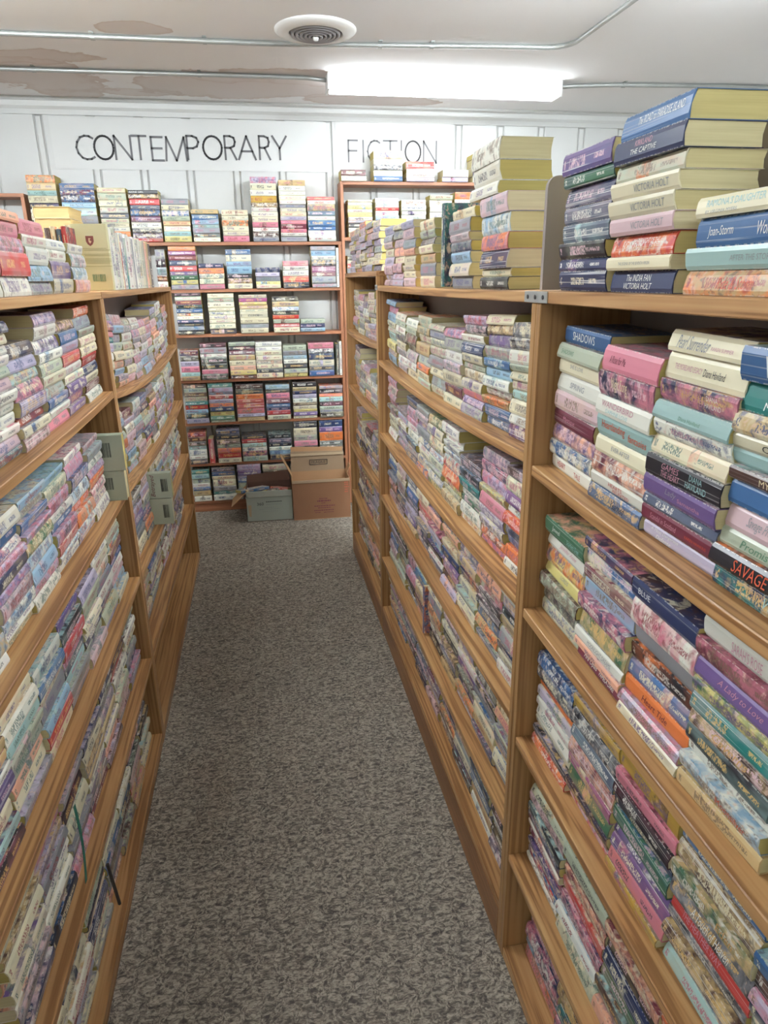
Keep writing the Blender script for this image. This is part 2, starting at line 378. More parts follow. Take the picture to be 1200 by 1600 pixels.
MATCH = dict(zip('nbuwcslvpejhrotkdgzimyaqx', 'pciwewplwdhnoynhzzojvgnhd'))
PCOL = [(226, 218, 182), (214, 202, 140), (206, 190, 112), (222, 214, 170), (200, 184, 110), (218, 208, 158)]
def book_attrs(code, rnd):
    c = code.lower(); full = code.isupper()
    b = PAL[c]; j = rnd.uniform(.92, 1.06); b = tuple(min(250, v*j) for v in b)
    ink = rnd.choice([(238, 236, 226), (236, 228, 196), (222, 186, 120), (232, 200, 206)]) if c in DARK else rnd.choice([(60, 60, 70), (150, 60, 66), (70, 84, 130), (130, 110, 90), (186, 110, 130), (90, 120, 110), (110, 90, 130)])
    art = PAL[MATCH[c] if full and rnd.random() < .7 else rnd.choice(ARTS)]
    style = 3 if full else (2 if rnd.random() < .38 else 1)
    crease = (1 if c in DARK and rnd.random() < .5 else .0)
    return [*srgb(b), rnd.random()], [*srgb(ink), style], [*srgb(art), crease]
def book_geo(L, D, T, bow, skew, slope):
    """cover (C section swept along the spine) and page block, local frame: x spine, y depth, z up"""
    t = .0007
    def yy(z): return skew*(z/T-.5)
    out = [(D, 0), (.002, 0), (-bow*.7, .2*T), (-bow, .5*T), (-bow*.7, .8*T), (.002, T), (D, T)]
    inn = [(D, T-t), (.003, T-t), (-bow+.0012, .5*T), (.003, t), (D, t)]
    sec = [(y+yy(z), z) for y, z in out+inn]; k = len(sec)
    v = [(x, y, z) for x in (-L/2, L/2) for y, z in sec]
    f = []; uv = []
    D_ = D
    for i in range(k):
        j = (i+1) % k; f.append((i, j, j+k, i+k))
        if i < 6 and 1 <= i <= 4: vs = [out[i][1]/T, out[j][1]/T]
        elif i == 0: vs = [3, 2]
        elif i == 5: vs = [2, 3]
        else: vs = [.5, .5]
        uv.append([(0.0, vs[0]), (0.0, vs[1]), (1.0, vs[1]), (1.0, vs[0])])
    # ends: strips between outer and inner outline
    for e, flip in ((0, False), (k, True)):
        for q in ((0, 1, 10, 11), (1, 2, 3, 9), (1, 9, 10), (3, 4, 5, 8), (3, 8, 9), (5, 6, 7, 8)):
            q2 = tuple(e+i for i in (q if not flip else reversed(q))); f.append(q2); uv.append([(.0, .5)]*len(q2))
    # pages
    g = .0012; y0 = -bow+.0016
    pv = []; 
    for x in (-L/2+g, L/2-g):
        for y, z in ((y0+.003, t), (y0, .5*T), (y0+.003, T-t), (D-g, T-t), (D-g-.002, .5*T), (D-g, t)):
            pv.append((x+slope*(z/T-.5)*.0, y+yy(z), z))
    pf = [(0, 1, 7, 6), (1, 2, 8, 7), (2, 3, 9, 8), (3, 4, 10, 9), (4, 5, 11, 10), (5, 0, 6, 11), (0, 5, 4, 1), (1, 4, 3, 2), (6, 7, 10, 11), (7, 8, 9, 10)]
    puv = [[(pv[i][0]+pv[i][1], pv[i][2]) for i in q] for q in pf]
    return v, f, uv, pv, pf, puv
def make_mesh(name, v, f, uv, cols, mats, mi=None):
    me = bpy.data.meshes.new(name); me.from_pydata(v, [], f)
    ul = me.uv_layers.new(name='uv'); flat_ = [c for q in uv for p in q for c in p]
    ul.data.foreach_set('uv', flat_)
    for an, vals in cols.items():
        at = me.attributes.new(an, 'FLOAT_COLOR', 'POINT'); at.data.foreach_set('color', vals)
    for m in mats: me.materials.append(m)
    if mi: me.polygons.foreach_set('material_index', mi)
    me.update(); return me
TEXTQ = []
def text_mesh(txt, width, height, ink, shear=0.0, name='title'):
    cu = bpy.data.curves.new('t', 'FONT'); cu.body = txt; cu.size = 1; cu.resolution_u = 2; cu.shear = shear; cu.space_line = .8
    cu.align_x = 'LEFT'
    o = bpy.data.objects.new('t', cu); COL.objects.link(o)
    bpy.context.view_layer.update()
    me = bpy.data.meshes.new_from_object(o.evaluated_get(bpy.context.evaluated_depsgraph_get()))
    bpy.data.objects.remove(o); bpy.data.curves.remove(cu)
    xs = [v.co.x for v in me.vertices]; ys = [v.co.y for v in me.vertices]
    sx = width/(max(xs)-min(xs)); sy = height/(max(ys)-min(ys)); x0 = min(xs); y0 = (min(ys)+max(ys))/2
    for v in me.vertices: v.co = ((v.co.x-x0)*sx, 0, (v.co.y-y0)*sy)
    me.name = name; me.materials.clear(); me.materials.append(INKS[ink])
    return me
BOOKS = []
rb = random.Random(11)
def book(M, L, D, T, code, label, group, kind, name, titles=None, force=False, bow=None, skew=None, pcol=None, blank=False):
    bow = rb.uniform(.0001, .0011) if bow is None else bow
    skew = rb.uniform(-.006, .007) if skew is None else skew
    A, B, C = book_attrs(code, rb)
    if titles: B[3] = 0.55 if not code.isupper() else 3; C[3] *= .35
    if blank: B[3] = .1
    pc = pcol or PCOL[rb.randrange(len(PCOL))]
    # size on screen of the spine
    q = [pix(M @ Vector(p)) for p in ((-L/2, 0, 0), (L/2, 0, 0), (L/2, 0, T), (-L/2, 0, T))]
    area = 0
    if all(q):
        inside = sum(1 for p in q if -5 < p[0] < 1205 and -5 < p[1] < 1605)
        area = abs(sum(q[i][0]*q[(i+1) % 4][1]-q[(i+1) % 4][0]*q[i][1] for i in range(4)))/2*inside/4
    BOOKS.append(dict(M=M, g=(L, D, T, bow, skew), A=A, B=B, C=C, pc=pc, code=code, label=label, group=group, kind=kind, name=name, titles=titles, area=1e9 if force else area))
def stack(M0, codes, H, L, D, meta, kind='paperback', name='paperback', weights=None, titles=None, jit=.005):
    """books lying flat on each other, spines to local -y; codes run bottom to top"""
    n = len(codes); w = weights or [rb.uniform(.7, 1.35) for _ in codes]; s = sum(w); z = .0004
    for i, c in enumerate(codes):
        T = H*w[i]/s
        l = L*rb.uniform(.975, 1.0); d = D*rb.uniform(.97, 1.02)
        M = M0 @ Matrix.Translation((rb.uniform(-jit, jit)*.5, rb.uniform(-jit, jit)*1.4, z)) @ Matrix.Rotation(rb.uniform(-1, 1)*radians(1.2 if jit > .004 else .5), 4, 'Z')
        book(M, l, d, T-.0005, c, meta(i, n, c), meta.group, kind, name, (titles or {}).get(i))
        z += T
ORD = ['bottom', 'second', 'third', 'fourth', 'fifth', 'sixth', 'seventh', 'eighth', 'ninth', 'tenth', 'eleventh', 'twelfth', 'thirteenth', 'fourteenth', 'fifteenth', 'sixteenth']
ORDS = ['first'] + ORD[1:]
class Meta:
    def __init__(s, where, j, frm, noun, group): s.w, s.j, s.f, s.noun, s.group = where, j, frm, noun, group
    def __call__(s, i, n, c):
        col = ('illustrated ' if c.isupper() else '') + NAM[c.lower()]
        pos = 'top' if i == n-1 else (ORD[i] + (' up' if i else ''))
        return f'{col} {s.noun}, {pos}, {ORDS[s.j]} stack from {s.f}, {s.w}'

# ------------------------------------------------------------------ bookcases
UNITS = {}
T0 = .019
def board_y(mb_x0, mb_x1, ya, yb, z, sag, thick=T0, n=12):
    """board along the aisle between ya and yb, top surface at z less the sag"""
    mb = MB(); R = []
    for i in range(n+1):
        f = i/n; y = ya+(yb-ya)*f; zz = z-sag*4*f*(1-f)
        R.append([(mb_x0, y, zz-thick), (mb_x1, y, zz-thick), (mb_x1, y, zz), (mb_x0, y, zz)])
    return mb.loft(R)
def side_unit(key, label, side, ya, yb, xf, top, shelves, bottom, sags, kick, depth=.160, back=True):
    s = 1 if side == 'R' else -1
    r = empty('bookcase', (xf+s*depth/2, (ya+yb)/2, 0), label=label, cat='bookcase'); I = -Vector(r.location)
    sh = lambda o: (setattr(o, 'location', I), o)[1]
    xa, xb = sorted((xf, xf+s*depth))
    bx = lambda a, b, n, m, bev=.0015: sh(MB().box(a, b).build(n, m, r, bev))
    bx((xa, ya, 0), (xb, ya+T0, top-T0-.0002), 'side_panel', WOODZ); bx((xa, yb-T0, 0), (xb, yb, top-T0-.0002), 'side_panel', WOODZ)
    sh(board_y(xa, xb, ya, yb, top, sags[0]*.3, n=10).build('top_board', WOODY, r, .0015))
    for z, sg in zip(shelves, sags[1:]):
        sh(board_y(xa+(0.001 if s > 0 else 0), xb-(0 if s > 0 else .001), ya+T0, yb-T0, z, sg).build('shelf', WOODY, r, .0015))
    th = min(bottom, .038) if kick <= 0 else T0
    sh(board_y(xa+.001, xb-.001, ya+T0+.0003, yb-T0-.0003, bottom, 0, thick=th-.0005 if kick <= 0 else T0).build('bottom_board', WOODY, r, .0015))
    if kick > 0:
        x1, x2 = sorted((xf+s*.0, xf+s*T0)); bx((x1, ya+T0+.0005, 0.0005), (x2, yb-T0-.0005, bottom-T0-.0005), 'kick_board', wood_dark)
    if back:
        b1, b2 = sorted((xf+s*depth, xf+s*(depth+.004))); bx((b1, ya, 0.001), (b2, yb, top-.001), 'back_panel', HARD, 0)
    UNITS[key] = dict(r=r, s=s, ya=ya, yb=yb, xf=xf, top=top, z=[top]+list(shelves)+[bottom], sag=list(sags)+[0])
    return r
wood_dark = wood('pine_dark_kick', 'y', (176, 128, 82), (160, 112, 68), (118, 78, 46))
HARD = plain('taupe_hardboard', (150, 140, 134), .7, noise=.2, nscale=8)
side_unit('NR', 'nearest right pine bookcase of romance paperbacks, cut by the right edge', 'R', -.44, 1.094, .4514, 1.459, [1.1705, .894, .6056, .3018], .030, [.0, .02, .018, .012, .008], 0)
side_unit('MR', 'middle right pine bookcase between the near one and the far one', 'R', 1.0945, 2.650, .4514, 1.459, [1.184, .897, .637, .358], .122, [.01, .022, .012, .012, .008], 1)
side_unit('FR', 'far right pine bookcase, slightly taller, at the end of the aisle', 'R', 2.651, 3.60, .4514, 1.511, [1.240, .955, .645, .375], .116, [.0, .012, .015, .012, .008], 1)
side_unit('NL', 'nearest left pine bookcase of paperbacks, cut by the left edge', 'L', .46, 2.040, -.4145, 1.459, [1.192, .900, .6194, .3305], .040, [.0, .012, .01, .012, .012], 0)
side_unit('FL', 'far left pine bookcase whose shelves sag, upright books on top', 'L', 2.042, 3.68, -.4145, 1.459, [1.182, .8975, .6121, .3268], .038, [.0, .040, .03, .02, .012], 0)
def metal_plate(unit, y, x, z, ln, screws=3, vert=False):
    r = UNITS[unit]['r']; I = -Vector(r.location)
    s = UNITS[unit]['s']; x0, x1 = sorted((x-s*.0018, x-s*.0002))
    p = MB().box((x0, y-ln/2, z-.009), (x1, y+ln/2, z+.009)).build('mending_plate', GALV, r, .0004); p.location = I; tag(p, label='flat galvanised metal plate')
    for i in range(screws):
        yy = y-ln/2+ln*(i+.5)/screws
        q = MB().tube([(x0-s*.0012, yy, z), (x0+s*.0005, yy, z)], .0035, 8).build('screw', plain('screw_dark', (90, 90, 92), .4, .8), p)
metal_plate('NR', 1.096, .4514, 1.4495, .095)
metal_plate('MR', 2.655, .4514, 1.452, .05, 2)

# rows of the side bookcases ---------------------------------------------------------
def frame_on(u, row, yc, rec, dz=0):
    U = UNITS[u]; s = U['s']; z = U['z'][row]; sg = U['sag'][row]*(.3 if row == 0 else 1)
    a, b = (U['ya'], U['yb']); f = (yc-a)/(b-a)
    zz = z - sg*4*f*(1-f) + dz; slope = -sg*4*(1-2*f)/(b-a)
    x = U['xf'] + s*rec
    rz = -pi/2 if s > 0 else pi/2
    tilt = math.atan(slope)*(1 if s > 0 else -1)   # local x runs to -Y on the right, +Y on the left
    return Matrix.Translation((x, yc, zz)) @ Matrix.Rotation(rz, 4, 'Z') @ Matrix.Rotation(tilt, 4, 'Y'), abs(slope)*.09
RN = ['top board', 'upper shelf', 'second shelf', 'third shelf', 'fourth shelf', 'bottom shelf']
WH = dict(NR='near right bookcase', MR='middle right bookcase', FR='far right bookcase', NL='near left bookcase', FL='far left bookcase')
def srow(u, row, start, stacks, rec=.04, pitch=.1685, D=.103, frm='far end', L=.165):
    """stacks from the far end towards the camera: (codes, height, weights, titles, gap)"""
    y = start
    for j, st in enumerate(stacks):
        codes, H, wts, tit = (list(st)+[None, None])[:4]; gap = st[4] if len(st) > 4 else 0
        y -= gap; yc = y-pitch/2
        if codes:
            M0, up = frame_on(u, row, yc, rec)
            M0 = M0 @ Matrix.Translation((0, 0, up*.4))
            m = Meta(f'{RN[row]}, {WH[u]}', j, frm, 'paperback', f'paperbacks on the {RN[row]} of the {WH[u]}')
            stack(M0, codes, H, L, D, m, weights=wts, titles=tit)
        y -= pitch
def rnd_stack(pal, hmin, hmax, tmean=.025):
    H = rb.uniform(hmin, hmax); n = max(2, round(H/tmean+rb.uniform(-.6, .6)))
    return (''.join(rb.choice(pal) for _ in range(n)), H)
PAST = 'wwwccclhesajiwcpwlhSeJccl'
MIXP = 'wwwcccclsvbnkhepoarLvejHdJicwclsuawezhc'
LOWP = 'wwcccvnbkhdureLqEnJhDZizcUnkwclqdjezch'

# near right, top
srow('NR', 0, 1.078, [
 ('nnkqqngv', .195, [30, 18, 24, 27, 25, 28, 18, 32]),
 ('ncRjccenb', .214, [34, 21, 32, 26, 27, 26, 26, 34, 38], {0: [('The INDIA FAN', .27, .40, .67, .30, 'w', .2), ('VICTORIA HOLT', .24, .46, .3, .28, 'w', .2)],
   1: [('THE LEGEND OF THE SEVENTH VIRGIN', .22, .5, .5, .22, 'h', 0)], 2: [('ON THE NIGHT OF THE', .36, .42, .68, .24, 'w', .2), ('VICTORIA HOLT', .38, .4, .34, .22, 'x', .2)],
   3: [('VICTORIA HOLT', .38, .5, .5, .4, 'h', .2)], 4: [('VICTORIA HOLT', .38, .5, .5, .4, 'h', .2)], 5: [('VICTORIA HOLT', .38, .5, .5, .4, 'h', .2)],
   7: [('KIRKLAND', .33, .25, .72, .24, 'p', .2), ('THE CAPTIVE', .27, .38, .4, .22, 'w', .2)], 8: [('The ROAD to PARADISE ISLAND', .26, .66, .62, .3, 'w', .2)]}, .004),
 ('Zabc', .100, [36, 33, 43, 30], {0: [('Ride & Storm', .38, .38, .5, .5, 'o', .3)], 1: [('AFTER THE STORM', .5, .42, .5, .25, 'h', .2)], 2: [('Joan-Storm', .14, .28, .5, .42, 'w', .1), ('Wolverne', .66, .25, .5, .42, 'w', .1)],
   3: [("RAMONA'S DAUGHTER", .12, .6, .66, .34, 'a', .1), ('BY VIRGINIA MYERS', .12, .34, .25, .16, 'h', .1)]}, .032),
], rec=.030, pitch=.154, L=.153)
D_ = ('wBnumjwwEa'[:0]+'wBVujwceb', .236, [19, 20, 21, 21, 24, 22, 19, 18, 20], {8: [('SHADOWS', .2, .5, .5, .5, 'w', 0)], 0: [('HEART', .15, .22, .5, .4, 'r', 0), ('TALE', .6, .16, .45, .35, 'r', 0)], 3: [('Mystique', .25, .3, .5, .4, 'p', .3)], 7: [('SHADOWS', .1, .3, .5, .3, 'g', 0)], 6: [('SHE IS LOVE', .28, .3, .6, .25, 'h', 0)], 5: [('SPRING', .32, .34, .5, .3, 'h', 0)]})
E_ = ('BwUcawNp', .226, [22, 20, 30, 25, 31, 27, 35, 34], {0: [('Yearned', .48, .26, .45, .5, 'k', .4)], 1: [('HEARTS', .36, .26, .62, .3, 'r', .2), ('REUNITED', .44, .3, .3, .26, 'r', .2)], 4: [('Heartlanding', .1, .45, .55, .5, 'o', .3), ('fantasies', .6, .32, .45, .35, 'o', .3)],
   5: [('WANDERBIRD', .12, .6, .64, .3, 'p', 0), ('DAPHNE LOVE', .22, .42, .3, .2, 'a', 0)], 3: [('EVER AFTER', .32, .34, .55, .26, 'h', 0)], 6: [('Night Song', .26, .3, .55, .6, 'c' if 0 else 'y', .3)], 7: [('A Rose for Me', .14, .3, .5, .3, 'u', .3)]})
F_ = ('luqvkcWaNcc', .262, [24, 25, 19, 29, 32, 26, 25, 25, 30, 37, 28], {0: [('A Most Dangerous', .12, .4, .66, .3, 'w', .35), ('Defense', .2, .22, .3, .28, 'w', .35)], 1: [('Scandal in Scotland', .14, .4, .5, .36, 'p', .35), ('KAREN HAWKINS', .66, .28, .45, .18, 'o', 0)],
   3: [('Lady', .34, .16, .55, .4, 'l' if 0 else 'h', .3), ('Samantha', .52, .3, .45, .2, 'p', 0)], 4: [('GAMES', .24, .24, .66, .28, 'p', .2), ('THE HEART', .24, .26, .32, .28, 'p', .2), ('DIANA', .62, .16, .68, .26, 'a', 0), ('HAVILAND', .58, .26, .34, .28, 'a', 0)],
   6: [('REVELATIONS', .26, .42, .5, .3, 'p', 0)], 7: [('Diana Haviland', .38, .28, .4, .2, 'g', 0)], 8: [("FORTUNE'S", .26, .32, .7, .3, 'p', .1), ('DAUGHTER', .28, .34, .36, .3, 'p', .1), ('DIANA', .64, .14, .66, .22, 'w', 0), ('HAVILAND', .62, .2, .34, .22, 'w', 0)],
   9: [('THE MORELAND LEGACY', .12, .36, .5, .2, 'p', .1), ('Diana Haviland', .5, .26, .48, .26, 'k', .1)], 10: [('Pearl Surrender', .12, .42, .5, .62, 'h', .35), ('KAREN SUMMER', .56, .26, .42, .16, 'p', 0)]})
G_ = ('tkelbdaecTb'[:0]+'TkejbdacCtb', .260, [28, 24, 22, 30, 30, 16, 20, 18, 24, 33, 38], {0: [('Winter', .56, .3, .5, .45, 'a', .3)], 1: [('SAVAGE DAWN', .26, .68, .5, .6, 'o', .1)], 2: [('Promised Land', .22, .6, .5, .44, 'g', .2)], 3: [('Savage Promise', .22, .36, .5, .5, 'h', .35)],
   4: [('Stolen', .58, .36, .5, .7, 'w', .3)], 5: [('MY FAIR LADY', .32, .5, .5, .5, 'y', 0)], 6: [('THE KING', .42, .4, .5, .4, 'g', 0)], 7: [('COUNTESS', .3, .5, .5, .4, 'k', 0)], 9: [('WHITE WITCH', .24, .5, .66, .3, 'w', 0), ('MILLAR', .24, .3, .3, .26, 'w', 0)], 10: [('WANTED', .24, .6, .5, .6, 'w', .1)]})
srow('NR', 1, 1.069, [D_, E_, F_, G_, ('wbLncCpvwk', .25), ('wvCnesbc', .22)], rec=.031, pitch=.150, L=.148)
srow('NR', 2, 1.068, [
 ('CEEyOwg', .190, [22, 24, 20, 17, 27, 20, 24], {6: [('Jewel', .2, .22, .5, .4, 'w', .2), ('Scarlett Dee', .6, .3, .45, .3, 'a', .2)], 5: [('Jennifer Anne', .34, .44, .5, .36, 'p', .3)], 3: [('LORDS', .42, .2, .6, .3, 'h', 0)]}),
 ('uiwGNsuBn', .212, [18, 16, 16, 32, 24, 26, 22, 24, 16], {0: [('Fire Opals', .16, .3, .5, .5, 'w', .1), ('PAMELA DARE', .52, .32, .5, .34, 'w', 0)], 2: [('MOONLIGHT DREAMS', .3, .5, .5, .4, 'h', 0)]}),
 ('cLobkhPn', .214, [16, 18, 26, 26, 26, 32, 38, 28], {2: [('Heart Tide', .3, .4, .5, .4, 'u', .3)], 5: [('Texas Wine', .3, .34, .5, .4, 'b' if 0 else 'h', .3)], 7: [('BLUE', .12, .2, .5, .3, 'w', 0)]}),
 ('zSWkDtYvPw', .236, [26, 28, 22, 26, 24, 26, 24, 28, 30, 32], {1: [('Moonsilver', .5, .36, .45, .44, 'i' if 0 else 'o', .2)], 4: [('Caverns', .3, .4, .5, .5, 'x', .2)], 9: [("SARAH'S ROSE", .34, .34, .5, .5, 'p', .2), ('A Novel', .76, .2, .45, .3, 'h', .3)], 7: [('A Lady to Love', .28, .5, .5, .4, 'p', .3)]}),
 ('wsvCnLk', .2), ('wsvCnLk', .2)], rec=.032, pitch=.149, L=.147)
srow('NR', 3, 1.064, [
 ('RkcwwloKN', .206, [18, 18, 20, 22, 18, 20, 20, 24, 24]),
 ('RNgmUqKx', .218, [20, 22, 26, 22, 28, 24, 28, 26]),
 ('xpvvgkkpx', .224, [16, 26, 24, 20, 28, 22, 22, 26, 28]),
 ('abDKrKGDb', .224, [26, 28, 22, 28, 32, 34, 32, 36, 20], {4: [('THE HEATHER WAY', .16, .5, .5, .4, 'p', .2)], 5: [('A Touch of Heaven', .3, .46, .5, .5, 'w', .3)], 6: [('Eden', .6, .2, .5, .5, 'x', .2)]}),
 ('eewCnLkb', .2)], rec=.034, pitch=.152, L=.150)
srow('NR', 4, 1.062, [
 ('WRNuwHkDe', .20, [20, 22, 24, 26, 18, 24, 22, 26, 18]),
 ('CvwNrUue', .205),
 ('iedgnkU', .200, [26, 26, 22, 28, 30, 24, 28]),
 ('wNLgPkbU', .21), ('wNLgPkbU', .21)], rec=.036, pitch=.158, L=.156)
srow('NR', 5, 1.052, [('OKNNd', .16), ('NTnDk', .17), ('NVgkU', .17), ('NVgkU', .17)], rec=.045)

for r_, y_, p_ in ((0, .50, MIXP), (1, .150, MIXP), (2, .160, MIXP), (3, .290, LOWP), (4, .260, LOWP), (5, .372, LOWP)):
    k_ = int((y_+.41)/.168)
    srow('NR', r_, y_, [rnd_stack(p_, .14, .20) for _ in range(k_)], rec=.034, pitch=.168, frm='right picture edge')
# middle right
srow('MR', 0, 2.632, [rnd_stack('chjilcjHl', .185, .2) for _ in range(3)] + [('chzcHec', .178, None, None, .072), ('hcsHjhc', .175, None, None, .158)], rec=.03)
srow('MR', 0, 1.474, [('kcnPSj', .175, [24, 16, 34, 30, 35, 34])], rec=.026, frm='near end')
_M, _u = frame_on('MR', 0, 1.445, .02); stack(_M @ Matrix.Translation((0, 0, .1760)), 'wwW', .098, .1735, .106, Meta('top board, middle right bookcase', 1, 'near end', 'paperback', 'paperbacks on the top board, middle right bookcase'))
srow('MR', 1, 2.629, [rnd_stack('yecwsLajCE', .2, .23), rnd_stack('wlseJSLcE', .17, .21), rnd_stack('iescwJLhE', .15, .2), rnd_stack(MIXP, .2, .22), rnd_stack('wcceLJhaC', .18, .2),
   rnd_stack('cwLhJeuV', .18, .2), ('LVpcWecnwKL', .232), ('BbZUwsbHHDc', .236), ('UwcaccewKKe'[:10], .222, [30, 22, 30, 20, 22, 18, 16, 28, 26, 30])], rec=.038, pitch=.168, L=.165)
srow('MR', 2, 2.629, [rnd_stack('wcLhvjEJC', .2, .235), rnd_stack('wlchLvJ', .1, .16), rnd_stack('wcpLnSJh', .19, .23), rnd_stack('wcvLBhJn', .18, .22), rnd_stack('ecGSBLwvC', .19, .22), ('CCYRRwwww', .225), ('WWgwtkD', .17),
   ('ONLVpYLNJ', .225), ('WOLHRwvCd', .222)], rec=.038, pitch=.168, L=.165)
srow('MR', 3, 2.629, [rnd_stack(LOWP, .19, .235) for _ in range(9)], rec=.038, pitch=.168, L=.165)
srow('MR', 4, 2.629, [rnd_stack(LOWP, .19, .22) for _ in range(4)] + [(*rnd_stack(LOWP, .19, .22), None, None, .019)] + [rnd_stack(LOWP, .19, .22) for _ in range(4)], rec=.038, pitch=.166, L=.163)
srow('MR', 5, 2.629, [rnd_stack(LOWP, .15, .20) for _ in range(9)], rec=.038, pitch=.168, L=.165)
# far right
srow('FR', 0, 3.58, [rnd_stack('chjilcJHl', .18, .21) for _ in range(5)], rec=.03)
srow('FR', 1, 3.575, [rnd_stack('ccwehLlC', .15, .2) for _ in range(5)], rec=.038)
srow('FR', 2, 3.575, [rnd_stack('wiJLhCEe', .13, .22) for _ in range(5)], rec=.038)
for k_ in (3, 4, 5): srow('FR', k_, 3.575, [rnd_stack(LOWP, .15, .2) for _ in range(5)], rec=.038)
# near left
srow('NL', 0, 2.035, [('ISJw', .115, [26, 26, 26, 20]), ('cvww', .118, [28, 34, 22, 20]), ('HSwwp', .146, [28, 34, 36, 24, 32]), ('WrLpi', .152, [38, 46, 28, 30, 20]), ('wNwaP', .17, [36, 34, 34, 30, 40]), ('wcbwsk', .19), ('wcbwsk', .19), ('wcvl', .15)], rec=.028)
srow('NL', 1, 2.008, [('WucnrcCehR', .235, [24, 22, 20, 24, 26, 24, 22, 20, 28, 24]), ('vMVcwrlbD', .212, [24, 28, 28, 22, 22, 30, 24, 30, 24]), ('pwbacewWwV', .240, [28, 20, 24, 26, 26, 26, 24, 28, 28, 26]),
   ('DcuVNZln', .195, [30, 24, 22, 34, 32, 26, 28, 32]), ('AjwwwwjewwcH', .240, [24, 26, 24, 26, 24, 28, 28, 22, 24, 22, 24, 24]), ('wwcAswlwc', .24), ('wwcAswlwc', .24)], rec=.030)
srow('NL', 2, 1.919, [('WCPRLwhJ', .20), ('VSoRSBLw', .215), ('WSrLbwLCs', .21), ('WLsSGLbHs', .22), ('CwSJLnLPbw', .22), ('wSaCBwLn', .23), ('wSaCBwLn', .23)], rec=.035)
for k_ in (3, 4, 5): srow('NL', k_, 2.008, [rnd_stack(LOWP if k_ > 3 else MIXP, .19, .235) for _ in range(7)], rec=.035)
# far left
srow('FL', 1, 3.645, [rnd_stack('wcjlhesLJSi', .19, .235) for _ in range(8)] + [('IHcwltpvhq'[:9], .225)], rec=.034, pitch=.1735)
srow('FL', 2, 3.645, [rnd_stack(MIXP, .19, .235) for _ in range(9)], rec=.034, pitch=.1735)
srow('FL', 3, 3.645, [rnd_stack(MIXP, .19, .23) for _ in range(6)] + [(*rnd_stack(MIXP, .19, .23), None, None, .038)] + [rnd_stack(MIXP, .19, .23) for _ in range(2)], rec=.034, pitch=.1735)
srow('FL', 4, 3.645, [rnd_stack(LOWP, .17, .23) for _ in range(9)], rec=.052, pitch=.1735)

# ------------------------------------------------------------------ back wall bookcases
def back_unit(key, label, x0, x1, top, boards, depth=.15, mx=None, mz=None):
    mx = mx or BRX; mz = mz or BRZ
    r = empty('bookcase', ((x0+x1)/2, YB+depth/2, 0), label=label, cat='bookcase'); I = -Vector(r.location)
    def bx(a, b, n, m, bev=.0012): o = MB().box(a, b).build(n, m, r, bev); o.location = I
    y1 = YB+depth-.008
    bx((x0, YB, 0), (x0+T0, y1, top-T0-.0002), 'side_panel', mz); bx((x1-T0, YB, 0), (x1, y1, top-T0-.0002), 'side_panel', mz)
    bx((x0, YB, top-T0), (x1, y1, top), 'top_board', mx)
    for z in boards: bx((x0+T0, YB+.001, z-T0), (x1-T0, y1, z), 'shelf', mx)
    bx((x0+T0, YB+.02, .001), (x1-T0, YB+.038, boards[-1]-T0-.0005), 'kick_board', mx)
ZB = [1.7067, 1.4373, 1.1711, .8892, .6138, .3420, .0828]
back_unit('B1', 'brown bookcase against the back wall under the word CONTEMPORARY', -1.245, .546, ZB[0], ZB[1:])
Z2 = [2.045, 1.73, 1.395, 1.10, .82, .54, .26, .08]
back_unit('B2', 'taller brown bookcase against the back wall under the word FICTION', .549, 1.72, Z2[0], Z2[1:])
back_unit('B3', 'brown bookcase at the left edge, its top board empty', -2.4, -1.25, 1.966, [1.68, 1.4, 1.1, .8, .5, .1])
